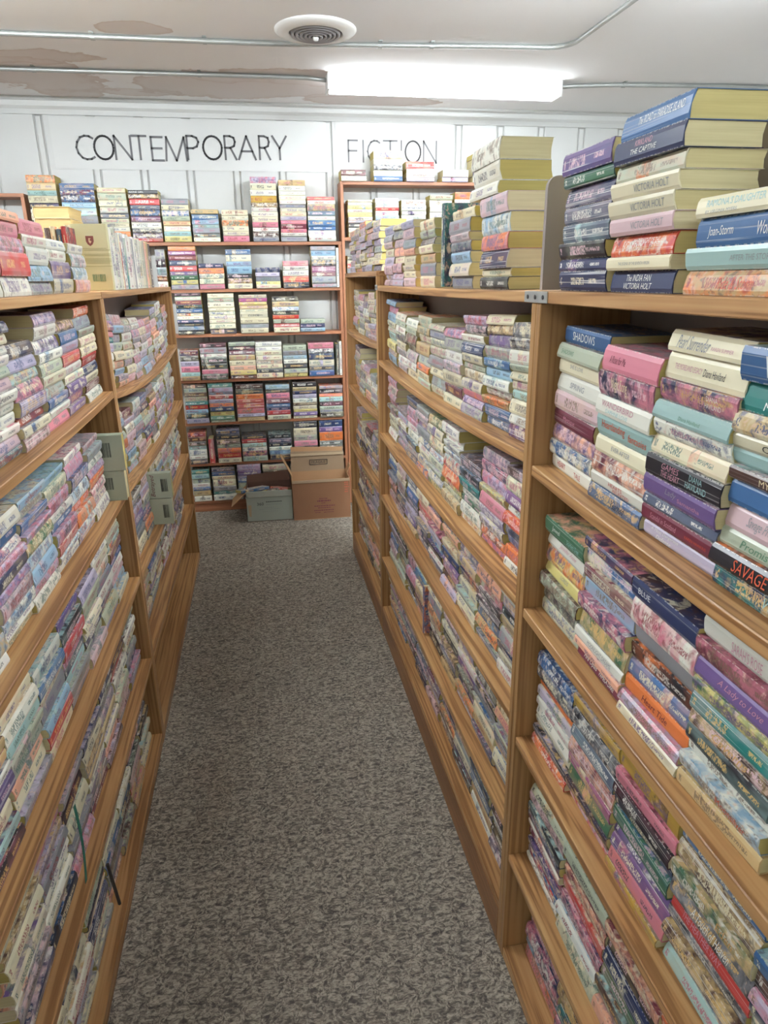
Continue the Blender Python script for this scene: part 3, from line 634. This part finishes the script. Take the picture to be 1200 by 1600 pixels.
BACK= [[(-1.228, -1.063, 0.353, 'hkhkcwkcazZ'), (-1.057, -0.861, 0.312, 'keshasBUb'), (-0.857, -0.69, 0.291, 'uowcckccec'), (-0.688, -0.511, 0.279, 'rDKwuKqrDk'), (-0.512, -0.346, 0.236, 'yaczeBch'), (-0.345, -0.179, 0.178, 'cdhasbz'), (-0.172, -0.008, 0.176, 'pccCcc'), (0.006, 0.17, 0.356, 'hDwpccwDxwcL'), (0.173, 0.34, 0.34, 'hwpuplcchwcwwz'), (0.339, 0.517, 0.251, 'wwbbwqHwr')], [(-0.578, -0.512, 0.229, 'wdhkh'), (-0.502, -0.332, 0.246, 'hygvrnumo'), (-0.335, -0.176, 0.148, 'pcCon'), (-0.169, -0.01, 0.226, 'cDksscb'), (0.002, 0.161, 0.122, 'cyhlH'), (0.171, 0.34, 0.158, 'krwwp'), (0.348, 0.51, 0.241, 'HhumKwsh')], [(-0.491, -0.325, 0.247, 'khknccbkuek'), (-0.299, -0.13, 0.24, 'kcccCccec'), (-0.111, 0.072, 0.23, 'chccczymc'), (0.091, 0.266, 0.215, 'crerkSzk'), (0.262, 0.429, 0.077, 'sne')], [(-0.498, -0.375, 0.187, 'zaplkn'), (-0.375, -0.203, 0.223, 'kpkkwhk'), (-0.198, -0.024, 0.229, 'kyiczuke'), (-0.032, 0.145, 0.225, 'ckcwccww'), (0.14, 0.303, 0.2, 'yekwshe'), (0.303, 0.477, 0.211, 'bkcnKp')], [(-0.498, -0.348, 0.248, 'lksrtCdek'), (-0.348, -0.184, 0.25, 'egynolrslt'), (-0.177, 0.009, 0.236, 'zlprrokd'), (0.013, 0.178, 0.228, 'crnbupks'), (0.187, 0.353, 0.238, 'cvycdwlnzk'), (0.361, 0.526, 0.21, 'khekaokh')], [(-0.503, -0.382, 0.211, 'kwwakdu'), (-0.324, -0.164, 0.223, 'croedkn'), (-0.164, 0.007, 0.172, 'eNwark'), (0.012, 0.171, 0.175, 'nswknk'), (0.18, 0.346, 0.249, 'kkpeck'), (0.35, 0.518, 0.249, 'hkkovn')], [(-0.505, -0.382, 0.22, 'wzbweat'), (-0.376, -0.215, 0.226, 'wthccbn'), (-0.209, -0.045, 0.237, 'waebvl'), (-0.041, 0.129, 0.227, 'ckckkc'), (0.142, 0.315, 0.211, 'kcknuc'), (0.328, 0.499, 0.2, 'hkecwd')]]
BACK2= [(0, 0.549, 0.712, 0.061, 'wd'), (0, 0.75, 0.938, 0.167, 'bwKwc'), (0, 0.949, 1.137, 0.111, 'lwwr'), (0, 1.178, 1.354, 0.068, 'lw'), (0, 1.372, 1.553, 0.159, 'wnzz'), (1, 0.583, 0.748, 0.212, 'ccwkhwywywc'), (1, 0.753, 0.913, 0.223, 'cwccswrwl'), (1, 0.916, 1.087, 0.213, 'wcwwwww'), (1, 1.095, 1.255, 0.24, 'wwcwwce'), (1, 1.258, 1.42, 0.259, 'cwowcwo')]

BN = ['top board', 'second shelf', 'third shelf', 'fourth shelf', 'fifth shelf', 'sixth shelf', 'bottom shelf']
def bstack(x0, x1, z, H, codes, meta, titles=None):
    L = (x1-x0)-.010; M0 = Matrix.Translation(((x0+x1)/2, YB-.012, z))
    stack(M0, codes, H, L, .135, meta, 'novel', 'novel', titles=titles, jit=.0038)
for r_, ss in enumerate(BACK):
    for j, (x0, x1, H, codes) in enumerate(ss):
        tt = {8: [('GONE GIRL', .04, .5, .5, .3, 'w', 0)]} if 0 else None
        if r_ == 0 and j == 3: tt = {9: [('GONE GIRL', .04, .48, .5, .4, 'w', 0)]}; codes = codes[:-1]+'k'
        bstack(x0, x1, ZB[r_], min(H, .25) if r_ else H, codes, Meta(f'{BN[r_]}, wide back bookcase', j, 'left', 'novel', f'novels on the {BN[r_]} of the wide back bookcase'), tt)
jj = {0: 0, 1: 0}
for r_, x0, x1, H, codes in BACK2:
    bstack(x0+(.004 if r_ else 0), x1, Z2[r_], H, codes, Meta(f'{BN[r_]}, taller back bookcase', jj[r_], 'left', 'novel', f'novels on the {BN[r_]} of the taller back bookcase')); jj[r_] += 1
for r_ in range(2, 7):
    for j in range(2):
        c_, h_ = rnd_stack('wwccwskhnrbw', .2, .25, .026)
        bstack(.572+.19*j, .572+.19*j+.18, Z2[r_], h_, c_, Meta(f'{BN[r_]}, taller back bookcase', j, 'left', 'novel', f'novels on the {BN[r_]} of the taller back bookcase'))
BRK = MB
# upright books of the back wall
def upright(x, y, z, rz, thick, height, depth, code, label, name='paperback', cat='book', titles=None, group=None, lean=0, force=True, blank=False):
    # local x (spine) turned upright, local y into the shelf, thickness across
    M = Matrix.Translation((x, y, z)) @ Matrix.Rotation(rz, 4, 'Z') @ Matrix.Rotation(lean, 4, 'Y') @ Matrix.Rotation(-pi/2, 4, 'Y') @ Matrix.Translation((height/2, 0, -thick/2))
    book(M, height, depth, thick-.0006, code, label, group, name, name, titles, force=force, skew=0, blank=blank)
upright(-.358, YB-.01, ZB[5]+.0005, 0, .034, .165, .12, 'r', 'red novel standing upright on the sixth shelf of the wide back bookcase', 'novel')
upright(.500, YB-.01, ZB[1]+.0005, 0, .017, .235, .13, 'w', 'white novel standing upright at right end, second shelf, wide back bookcase', 'novel') if 0 else None
upright(.516, YB-.01, ZB[1]+.0005, 0, .016, .232, .13, 'w', 'thin white novel upright at right end of the second shelf, back bookcase', 'novel')
upright(.516, YB-.01, ZB[3]+.0005, 0, .016, .215, .13, 'w', 'thin white novel upright at right end of the fourth shelf, back bookcase', 'novel')
upright(.496, YB-.01, ZB[3]+.0005, 0, .018, .20, .13, 'd', 'thin brown novel upright at right end of the fourth shelf, back bookcase', 'novel')

# ------------------------------------------------------------------ upright trade books on top of the far left bookcase
xt = -.4145-.018
seq = [('f', .022, .207, 'cream book with a crest on its back cover, facing the camera'),
 ('w', .060, .205, None), ('w', .05, .20, None), ('W', .07, .205, None), ('w', .028, .195, None), ('c', .02, .19, None), ('r', .014, .165, None), ('W', .06, .2, None), ('t', .03, .185, None), ('w', .075, .20, None),
 ('w', .05, .195, None), ('h', .03, .19, None), ('w', .05, .2, None), ('W', .06, .195, None), ('w', .05, .2, None), ('c', .06, .195, None), ('e', .05, .2, None), ('i', .05, .195, None), ('z', .05, .2, None), ('k', .06, .195, None)]
y = 2.270
for i, (c, th, h, lab) in enumerate(seq):
    h *= .9
    lab = lab or f'{"illustrated " if c.isupper() else ""}{NAM[c.lower()]} book standing upright, {ORDS[i] if i < 16 else ["seventeenth","eighteenth","nineteenth","twentieth"][i-16]} from camera, far left bookcase top'
    upright(xt-(.0 if i else -.012), y+th/2, 1.460, pi/2, th, h, .112 if i else .100, c, lab, group='upright books on top of the far left bookcase', blank=(i == 0))
    if i == 0: crest_y = y
    y += th+.0012
# back cover print of the first one
r0 = empty('cover_print', (0, 0, 0))
def printed(parent, x, y, z, sx, sz, mat, name='print'):
    o = MB().box((x-sx/2, y-.0004, z-sz/2), (x+sx/2, y-.0001, z+sz/2)).build(name, mat, parent); return o
BARC = INKS['k']

# wood-coloured thick books and small upright ones at the back of the near-left top
def lying(x, y, z, rz, L, D, T, code, label, name='paperback', group=None, titles=None, pcol=None, rx=0, ry=0):
    M = Matrix.Translation((x, y, z)) @ Matrix.Rotation(rz, 4, 'Z') @ Matrix.Rotation(ry, 4, 'Y') @ Matrix.Rotation(rx, 4, 'X')
    book(M, L, D, T, code, label, group, name, name, titles, force=True, pcol=pcol)
# thick books showing their page edges, on the bookcase that stands back to back with the left ones
side_unit('BL', 'pine bookcase back to back with the left ones, only its top in view', 'L', .46, 3.68, -.580, 1.459, [1.18, .9, .62, .33], .04, [0, 0, 0, 0, 0], 0)
z_ = 1.4595
for i, (T, c) in enumerate(((.045, 'c'), (.05, 'z'), (.045, 'c'), (.036, 'z'), (.04, 'c'), (.034, 'c'))):
    lying(-.665, 2.53, z_, pi/2+pi, .17, .108, T-.0006, c, f'thick book turned page edges out, {"top" if i == 5 else ORD[i]+(" up" if i else "")}, back stack behind crested book', pcol=(196, 172, 124)); z_ += T
for i, (x, c, n, h) in enumerate(((-.552, 'd', 'dark brown', .166), (-.537, 'c', 'cream', .170), (-.521, 'n', 'navy', .163), (-.508, 'r', 'red-brown', .170))):
    upright(x, 2.13, 1.4596, 0, .0135, h, .10, c, f'small {n} book standing upright behind the stacks, near left bookcase top')
# books pushed in with their back covers towards the camera
def face_out(xr, y, z, L, D, T, code, label, prints):
    M = Matrix.Translation((xr-L/2, y, z+D)) @ Matrix(((1, 0, 0, 0), (0, 0, 1, 0), (0, -1, 0, 0), (0, 0, 0, 1)))
    book(M, L, D, T, code, label, None, 'paperback', 'paperback', None, force=True, blank=True, skew=0, bow=.0006)
    BOOKS[-1]['prints'] = prints
BAR = ('bar', .74, .42, .15, .40)
face_out(-.392, 1.925, .9850, .174, .102, .030, 'e', 'sage paperback with barcode facing the camera, upper of two, near left bookcase', [BAR])
face_out(-.398, 1.925, .8980, .174, .086, .034, 'e', 'sage paperback with barcode facing the camera, lower of two, near left bookcase', [BAR, ('lines', .56, .45, .14, .4)])
face_out(-.366, 2.571, .7010, .172, .100, .030, 'e', 'pale green paperback reading Betrayed, facing the camera, far left bookcase', [('txt', .60, .5, .12, .86), ('bar', .84, .5, .14, .5)])
face_out(-.372, 2.571, .5955, .172, .104, .030, 'e', 'green paperback with barcode directly under the one reading Betrayed', [('bar', .86, .5, .13, .5)])
# odd upright books on the right
M_ = dict(rz=-pi/2)
upright(.478, 1.795, 1.460, -pi/2, .030, .198, .11, 'T', 'illustrated teal paperback standing upright among the stacks, middle right bookcase top')
upright(.500, 1.745, 1.460, -pi/2, .022, .178, .11, 'i', 'peach paperback leaning upright beside the teal one, middle right bookcase top', lean=.06)
upright(.472, 1.956, .3595, -pi/2, .016, .172, .106, 'b', 'thin blue paperback standing upright on the fourth shelf, middle right bookcase')
# crest, blurb lines and barcode on the large cream book
def prints_on(o, items, b):
    L, D, T, bow, skew = b['g']
    for it in items:
        kind, u, v, w, h = it
        cx = (u-.5)*L; cy = v*D
        mb = MB(); pr = random.Random(5)
        if kind == 'bar':
            W_ = w*L; H_ = h*D; x = cx-W_/2
            mat = INKS['k']; n = 'barcode'
            while x < cx+W_/2-.0006:
                bw = pr.choice((.0005, .0008, .0013)); mb.box((x, cy-H_/2, -.0004), (x+bw, cy+H_/2, -.0001)); x += bw+pr.choice((.0006, .0009, .0014))
        elif kind == 'lines':
            mat = INKS['h']; n = 'small_print'
            for i in range(7):
                mb.box((cx-w*L/2, cy-h*D/2+i*h*D/6, -.0003), (cx+w*L/2*(1 if i < 6 else .2), cy-h*D/2+i*h*D/6+.0008, -.0001))
        elif kind == 'txt':
            tm = text_mesh('Betrayed', h*D, w*L, 'u', .3, 'title')
            for vt in tm.vertices: vt.co = (cx-vt.co.z, cy+h*D/2-vt.co.x, -.0004)
            tm.transform(Matrix.Identity(4)); link('title', tm, o); continue
        mb.build(n, mat, o)
def crest_prints(o):
    # on the side of the book that faces the camera; local x up the spine, y into the shelf
    I = lambda a, b, c: Vector((a, b, c))
    W = lambda x, z: (z-1.460-.1863/2, xt - x, None)
    RB = flat('print_crest', (120, 62, 56)); zc_ = CRZ
    mb = MB(); cx, cz = -.484, 1.600
    pts = [(-.011, .013), (.011, .013), (.011, -.002), (.007, -.010), (0, -.015), (-.007, -.010), (-.011, -.002)]
    sgn = 1
    TH = .022-.0006
    def P(x, z, e): return (z-1.460-.1863/2, xt-x, TH-e)
    mb.loft([[P(cx+a, cz+b, -.0001) for a, b in pts], [P(cx+a, cz+b, -.0004) for a, b in pts]]); mb.build('crest', RB, o)
    m2 = MB(); m2.loft([[P(cx+a*.6, cz+b*.6, -.0004) for a, b in ((-.5*.01, .012), (.006, .01), (-.002, .003), (.008, -.004), (0, -.014), (-.006, -.004))], [P(cx+a*.6, cz+b*.6, -.0006) for a, b in ((-.5*.01, .012), (.006, .01), (-.002, .003), (.008, -.004), (0, -.014), (-.006, -.004))]]); m2.build('crest_charge', flat('print_crest_light', (214, 190, 160)), o)
    m3 = MB(); pr = random.Random(3)
    for z0, x1 in ((1.578, -.44), (1.573, -.43), (1.562, -.43), (1.558, -.43), (1.549, -.43), (1.545, -.43), (1.541, -.43), (1.537, -.435), (1.528, -.43)):
        a, b = P(-.51+pr.uniform(0, .01), z0, -.0003), P(x1, z0+.0012, -.0001)
        m3.box((min(a[0], b[0]), min(a[1], b[1]), a[2]), (max(a[0], b[0]), max(a[1], b[1]), b[2]))
    m3.build('small_print', flat('print_olive', (150, 150, 104)), o)
    m4 = MB(); x = -.490
    while x < -.455:
        bw = pr.choice((.0006, .001, .0016)); a, b = P(x, 1.486, -.0003), P(x+bw, 1.506, -.0001)
        m4.box((min(a[0], b[0]), min(a[1], b[1]), a[2]), (max(a[0], b[0]), max(a[1], b[1]), b[2])); x += bw+pr.choice((.0006, .001, .0015))
    m4.build('barcode', INKS['g'], o)
CRZ = 0.0
# slips sticking out of the near left shelves
def slip(name, pts, wid, mat, label, cat):
    a, b = Vector(pts[0]), Vector(pts[-1]); mb = MB(); R = []
    n = Vector((1, 0, 0)); d = (b-a).normalized(); s = d.cross(n).normalized()*wid/2
    for i in range(7):
        f = i/6; p = a.lerp(b, f)+n*(.004*sin(pi*f)); R.append([p-s-n*.0003, p+s-n*.0003, p+s+n*.0003, p-s+n*.0003])
    tag(mb.loft(R).build(name, mat), label=label, cat=cat)
slip('bookmark', [(-.398, 1.095, .565), (-.392, 1.062, .415)], .012, flat('green_card', (30, 110, 92)), 'green paper bookmark hanging slantwise across a lower shelf, near left bookcase', 'bookmark')
tag(MB().tube([(-.398, 1.21, .305), (-.392, 1.222, .178)], .0035, 6).build('pencil', flat('dark_pencil', (60, 52, 48))), label='dark pencil hanging out of the fourth shelf, near left bookcase', cat='pencil')

# taupe board behind the right bookcases
pts = [(1.09, .001), (-.43, .001), (-.43, 1.657), (1.03, 1.657)] + [(1.03+.06*sin(a), 1.597+.06*cos(a)) for a in [i*pi/2/6 for i in range(1, 7)]]
tag(MB().loft([[(xx, y_, z_2) for y_, z_2 in pts] for xx in (.622, .628)]).build('backing_board', HARD), label='taupe hardboard panel rising behind the nearest right stacks', cat='panel')
pts = [(.474, 1.4595), (.60, 1.4595), (.60, 1.634), (.492, 1.634)] + [(.492-.018*sin(a), 1.616+.018*cos(a)) for a in [i*pi/2/5 for i in range(1, 6)]]
tag(MB().loft([[(a, yy_, c) for a, c in pts] for yy_ in (1.128, 1.138)]).build('divider', HARD), label='taupe round-cornered divider between middle and near right stacks on top', cat='divider')

# ------------------------------------------------------------------ the two cartons
CARD = plain('brown_cardboard', (150, 108, 78), .85, noise=.25, nscale=14)
CARDI = plain('cardboard_inside', (186, 146, 106), .85, noise=.2, nscale=14)
CARDG = plain('grey_green_cardboard', (176, 184, 172), .7, noise=.12, nscale=10)
CARDT = plain('faded_cardboard', (164, 140, 112), .85, noise=.2, nscale=14)
TAPE = plain('packing_tape', (190, 170, 140), .25)
def carton(name, cx, cy, rz, w, d, h, outer, inner, label):
    r = empty(name, (cx, cy, 0), rz, label=label, cat='box'); t = .004
    def bx(a, b, n, m): return MB().box(a, b).build(n, m, r, .0008)
    bx((-w/2, -d/2, .0005), (w/2, d/2, t), 'bottom_panel', inner)
    bx((-w/2, -d/2, t), (w/2, -d/2+t, h), 'front_panel', outer); bx((-w/2, d/2-t, t), (w/2, d/2, h), 'rear_panel', inner)
    bx((-w/2, -d/2+t, t), (-w/2+t, d/2-t, h), 'left_panel', inner); bx((w/2-t, -d/2+t, t), (w/2, d/2-t, h), 'right_panel', inner)
    return r
def flap(r, pts, mat, name='flap', th=.004):
    p = [Vector(q) for q in pts]; n = (p[1]-p[0]).cross(p[2]-p[1]).normalized()*th
    return MB().loft([[q for q in p], [q+n for q in p]]).build(name, mat, r, .0006)
def bars(r, rows, y, mat, name='small_print'):
    m = MB(); pr = random.Random(9)
    for (x0, x1, z0, z1) in rows:
        x = x0
        while x < x1-.002:
            w_ = min(pr.uniform(.006, .016), x1-x); m.box((x, y-.0004, z0), (x+w_, y-.0001, z1)); x += w_+.003
    return m.build(name, mat, r)
def txt(r, s, x0, w, zc_, h, y, ink, name='print', shear=0):
    tm = text_mesh(s, w, h, ink, shear, name)
    for v in tm.vertices: v.co = (v.co.x+x0, y-.0005, v.co.z+zc_)
    return link(name, tm, r)
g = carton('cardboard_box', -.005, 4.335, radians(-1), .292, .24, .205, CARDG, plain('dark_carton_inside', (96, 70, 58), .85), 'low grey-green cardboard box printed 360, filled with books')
w2, d2 = .146, .12
flap(g, [(-w2, -d2, .203), (w2, -d2, .203), (w2-.004, -d2-.012, .168), (-w2+.01, -d2-.012, .168)], plain('grey_flap', (150, 152, 140), .8, noise=.15, nscale=12))
flap(g, [(-w2, -d2+.01, .19), (-w2, d2-.03, .19), (-w2-.095, d2-.05, .105), (-w2-.095, -d2+.01, .105)], CARDI)
flap(g, [(w2, d2-.004, .205), (-w2, d2-.004, .205), (-w2+.005, d2+.0, .25), (w2-.005, d2+.0, .275)], plain('dark_flap', (104, 74, 60), .85, noise=.3, nscale=12))
txt(g, '360', -.080, .042, .119, .020, -d2, 'k')
m_ = MB()
for i in range(9): m_.box((-.022+i*.0115, -d2-.0005, .1285), (-.0145+i*.0115, -d2-.0001, .1345))
m_.build('print', INKS['k'], g)
bars(g, [(-.022, .078, .112, .1155), (-.035, .03, .090, .0925), (-.068, .062, .080, .0825), (-.05, .05, .066, .068)], -d2, INKS['h'])
flap(g, [(-w2+.008, -d2-.0015, .115), (-w2+.03, -d2-.0015, .115), (-w2+.026, -d2-.0015, .035), (-w2+.012, -d2-.0015, .04)], TAPE, 'torn_tape', .0008)
lying(-.09, 4.27, .190, radians(20), .19, .13, .02, 'b', 'blue book on top of the pile in the grey-green box', 'novel', rx=radians(-12))
lying(.035, 4.29, .178, radians(55), .17, .12, .022, 'd', 'brown book tilted in the middle of the grey-green box', 'novel', rx=radians(-25), ry=.2)
lying(.0, 4.30, .085, radians(0), .2, .14, .03, 'h', 'grey book lying under the others in the grey-green box', 'novel')
lying(.060, 4.33, .172, radians(-30), .13, .10, .02, 'r', 'dark red book at right end of the grey-green box', 'novel', rx=radians(-15))
B_ = carton('cardboard_box', .330, 4.300, radians(-.6), .372, .235, .268, CARD, CARDI, 'tall brown cardboard box with its flaps up, FRAGILE on the rear flap')
w2, d2 = .186, .1175
flap(B_, [(-w2, -d2-.001, .268), (w2, -d2-.001, .268), (w2, -d2-.005, .250), (-w2, -d2-.005, .250)], CARDT, 'folded_rim')
fr_ = flap(B_, [(w2-.008, d2-.004, .266), (-w2+.006, d2-.004, .266), (-w2+.008, d2-.002, .405), (w2-.012, d2-.002, .395)], CARDT)
yl = d2-.0102
flap(B_, [(-w2+.004, -.02, .268), (-w2+.004, d2-.02, .268), (-w2-.06, d2-.03, .40), (-w2-.06, .0, .40)], CARDI)
flap(B_, [(w2-.002, d2-.02, .268), (w2-.002, .0, .268), (w2+.022, .01, .315), (w2+.022, d2-.03, .32)], CARDI)
flap(B_, [(w2-.02, d2+.012, .37), (-w2+.01, d2+.012, .37), (-w2+.01, d2+.016, .432), (w2-.012, d2+.016, .418)], CARDI)
MB().box((-w2+.006, yl-.0006, .372), (w2-.012, yl-.0001, .390)).build('tape', TAPE, B_)
txt(B_, 'FRAGILE', -.043, .092, .327, .017, yl, 'k', 'print')
fm = MB()
for a, b in (((-.056, .342), (.064, .3455)), ((-.056, .3085), (.064, .312)), ((-.056, .3085), (-.0525, .3455)), ((.0605, .3085), (.064, .3455))): fm.box((a[0], yl-.0006, a[1]), (b[0], yl-.0001, b[1]))
fm.build('print_frame', INKS['k'], B_)
bars(B_, [(-.016, .040, .137, .142), (-.030, .060, .119, .129), (-.004, .024, .107, .111), (-.050, .084, .087, .093), (-.026, .055, .074, .079), (-.052, .080, .057, .063), (-.046, -.01, .044, .048), (.010, .075, .043, .047)], -d2, INKS['u'])
bars(B_, [(.15, .178, .238, .243), (.152, .174, .224, .229), (.15, .178, .208, .213), (.153, .17, .19, .195), (.15, .176, .175, .18)], -d2, INKS['o'])
pp = MB()
pp.loft([[(-.145, -.10, .262), (.10, -.10, .2655), (.12, .09, .2655), (-.12, .09, .262)], [(-.145, -.10, .2635), (.10, -.10, .267), (.12, .09, .267), (-.12, .09, .2635)]])
tag(pp.build('paper_sheet', plain('cream_paper', (214, 204, 176), .8)), label='cream paper sheet lying on top inside the tall brown box', cat='paper')
bpy.data.objects[-1] if 0 else None


# ------------------------------------------------------------------ build the books: the 300 largest of each kind as things, the rest joined
def build_books():
    for kind, stuffname, lab in (('paperback', 'paperbacks', 'the remaining paperbacks lying in stacks on the side bookcases, too small to pick apart'),
                                 ('novel', 'novels', 'the remaining novels stacked on the back wall bookcases, mostly hidden')):
        L = sorted([b for b in BOOKS if b['name'] == kind or (kind == 'paperback' and b['name'] != 'novel')], key=lambda b: -b['area'])
        for b in L[:300]:
            v, f, uv, pv, pf, puv = book_geo(*b['g'], 0)
            n = len(v)
            me = make_mesh(b['name'], v, f, uv, {'base': b['A']*n, 'ink': b['B']*n, 'art': b['C']*n}, [COVER])
            o = link(b['name'], me); o.matrix_world = b['M']
            tag(o, label=b['label'], cat='book', group=b['group'])
            pc = [*srgb(b['pc']), 1.0]
            link('page_block', make_mesh('page_block', pv, pf, puv, {'base': pc*len(pv)}, [PAGES]), o)
            Ln, D, T, bow, skew = b['g']
            for (s, u0, w, vc, hh, ink, sh) in (b['titles'] or []):
                tm = text_mesh(s, w*Ln, hh*T, ink, sh)
                for vt in tm.vertices:
                    zz = vt.co.z+vc*T; q = abs(zz/T-.5)*2
                    yb = -bow+.0002 if q < .85 else -bow*.5
                    vt.co = (vt.co.x-Ln/2+u0*Ln, yb+skew*(zz/T-.5)-.0007, zz)
                link('title', tm, o)
            if b.get('prints'): prints_on(o, b['prints'], b)
            if b['label'].startswith('cream book with a crest'): crest_prints(o)
        rest = L[300:]
        V, Fc, UV, MI, A, B, C = [], [], [], [], [], [], []
        for b in rest:
            if b['area'] <= 0: 
                c = pix(b['M'].translation)
                if not c or not (-900 < c[0] < 2600 and -600 < c[1] < 3500): continue
            v, f, uv, pv, pf, puv = book_geo(*b['g'], 0); M = b['M']
            n = len(V); V += [tuple(M @ Vector(p)) for p in v]; Fc += [tuple(i+n for i in q) for q in f]; UV += uv; MI += [0]*len(f)
            A += b['A']*len(v); B += b['B']*len(v); C += b['C']*len(v)
            n = len(V); V += [tuple(M @ Vector(p)) for p in pv]; Fc += [tuple(i+n for i in q) for q in pf]; UV += puv; MI += [1]*len(pf)
            A += [*srgb(b['pc']), 1.0]*len(pv); B += b['B']*len(pv); C += b['C']*len(pv)
        o = link(stuffname, make_mesh(stuffname, V, Fc, UV, {'base': A, 'ink': B, 'art': C}, [COVER, PAGES], MI))
        tag(o, label=lab, cat='books', kind='stuff')
        print(kind, len(L), 'things', min(300, len(L)), 'rest', len(rest), 'min area', L[min(299, len(L)-1)]['area'])
build_books()
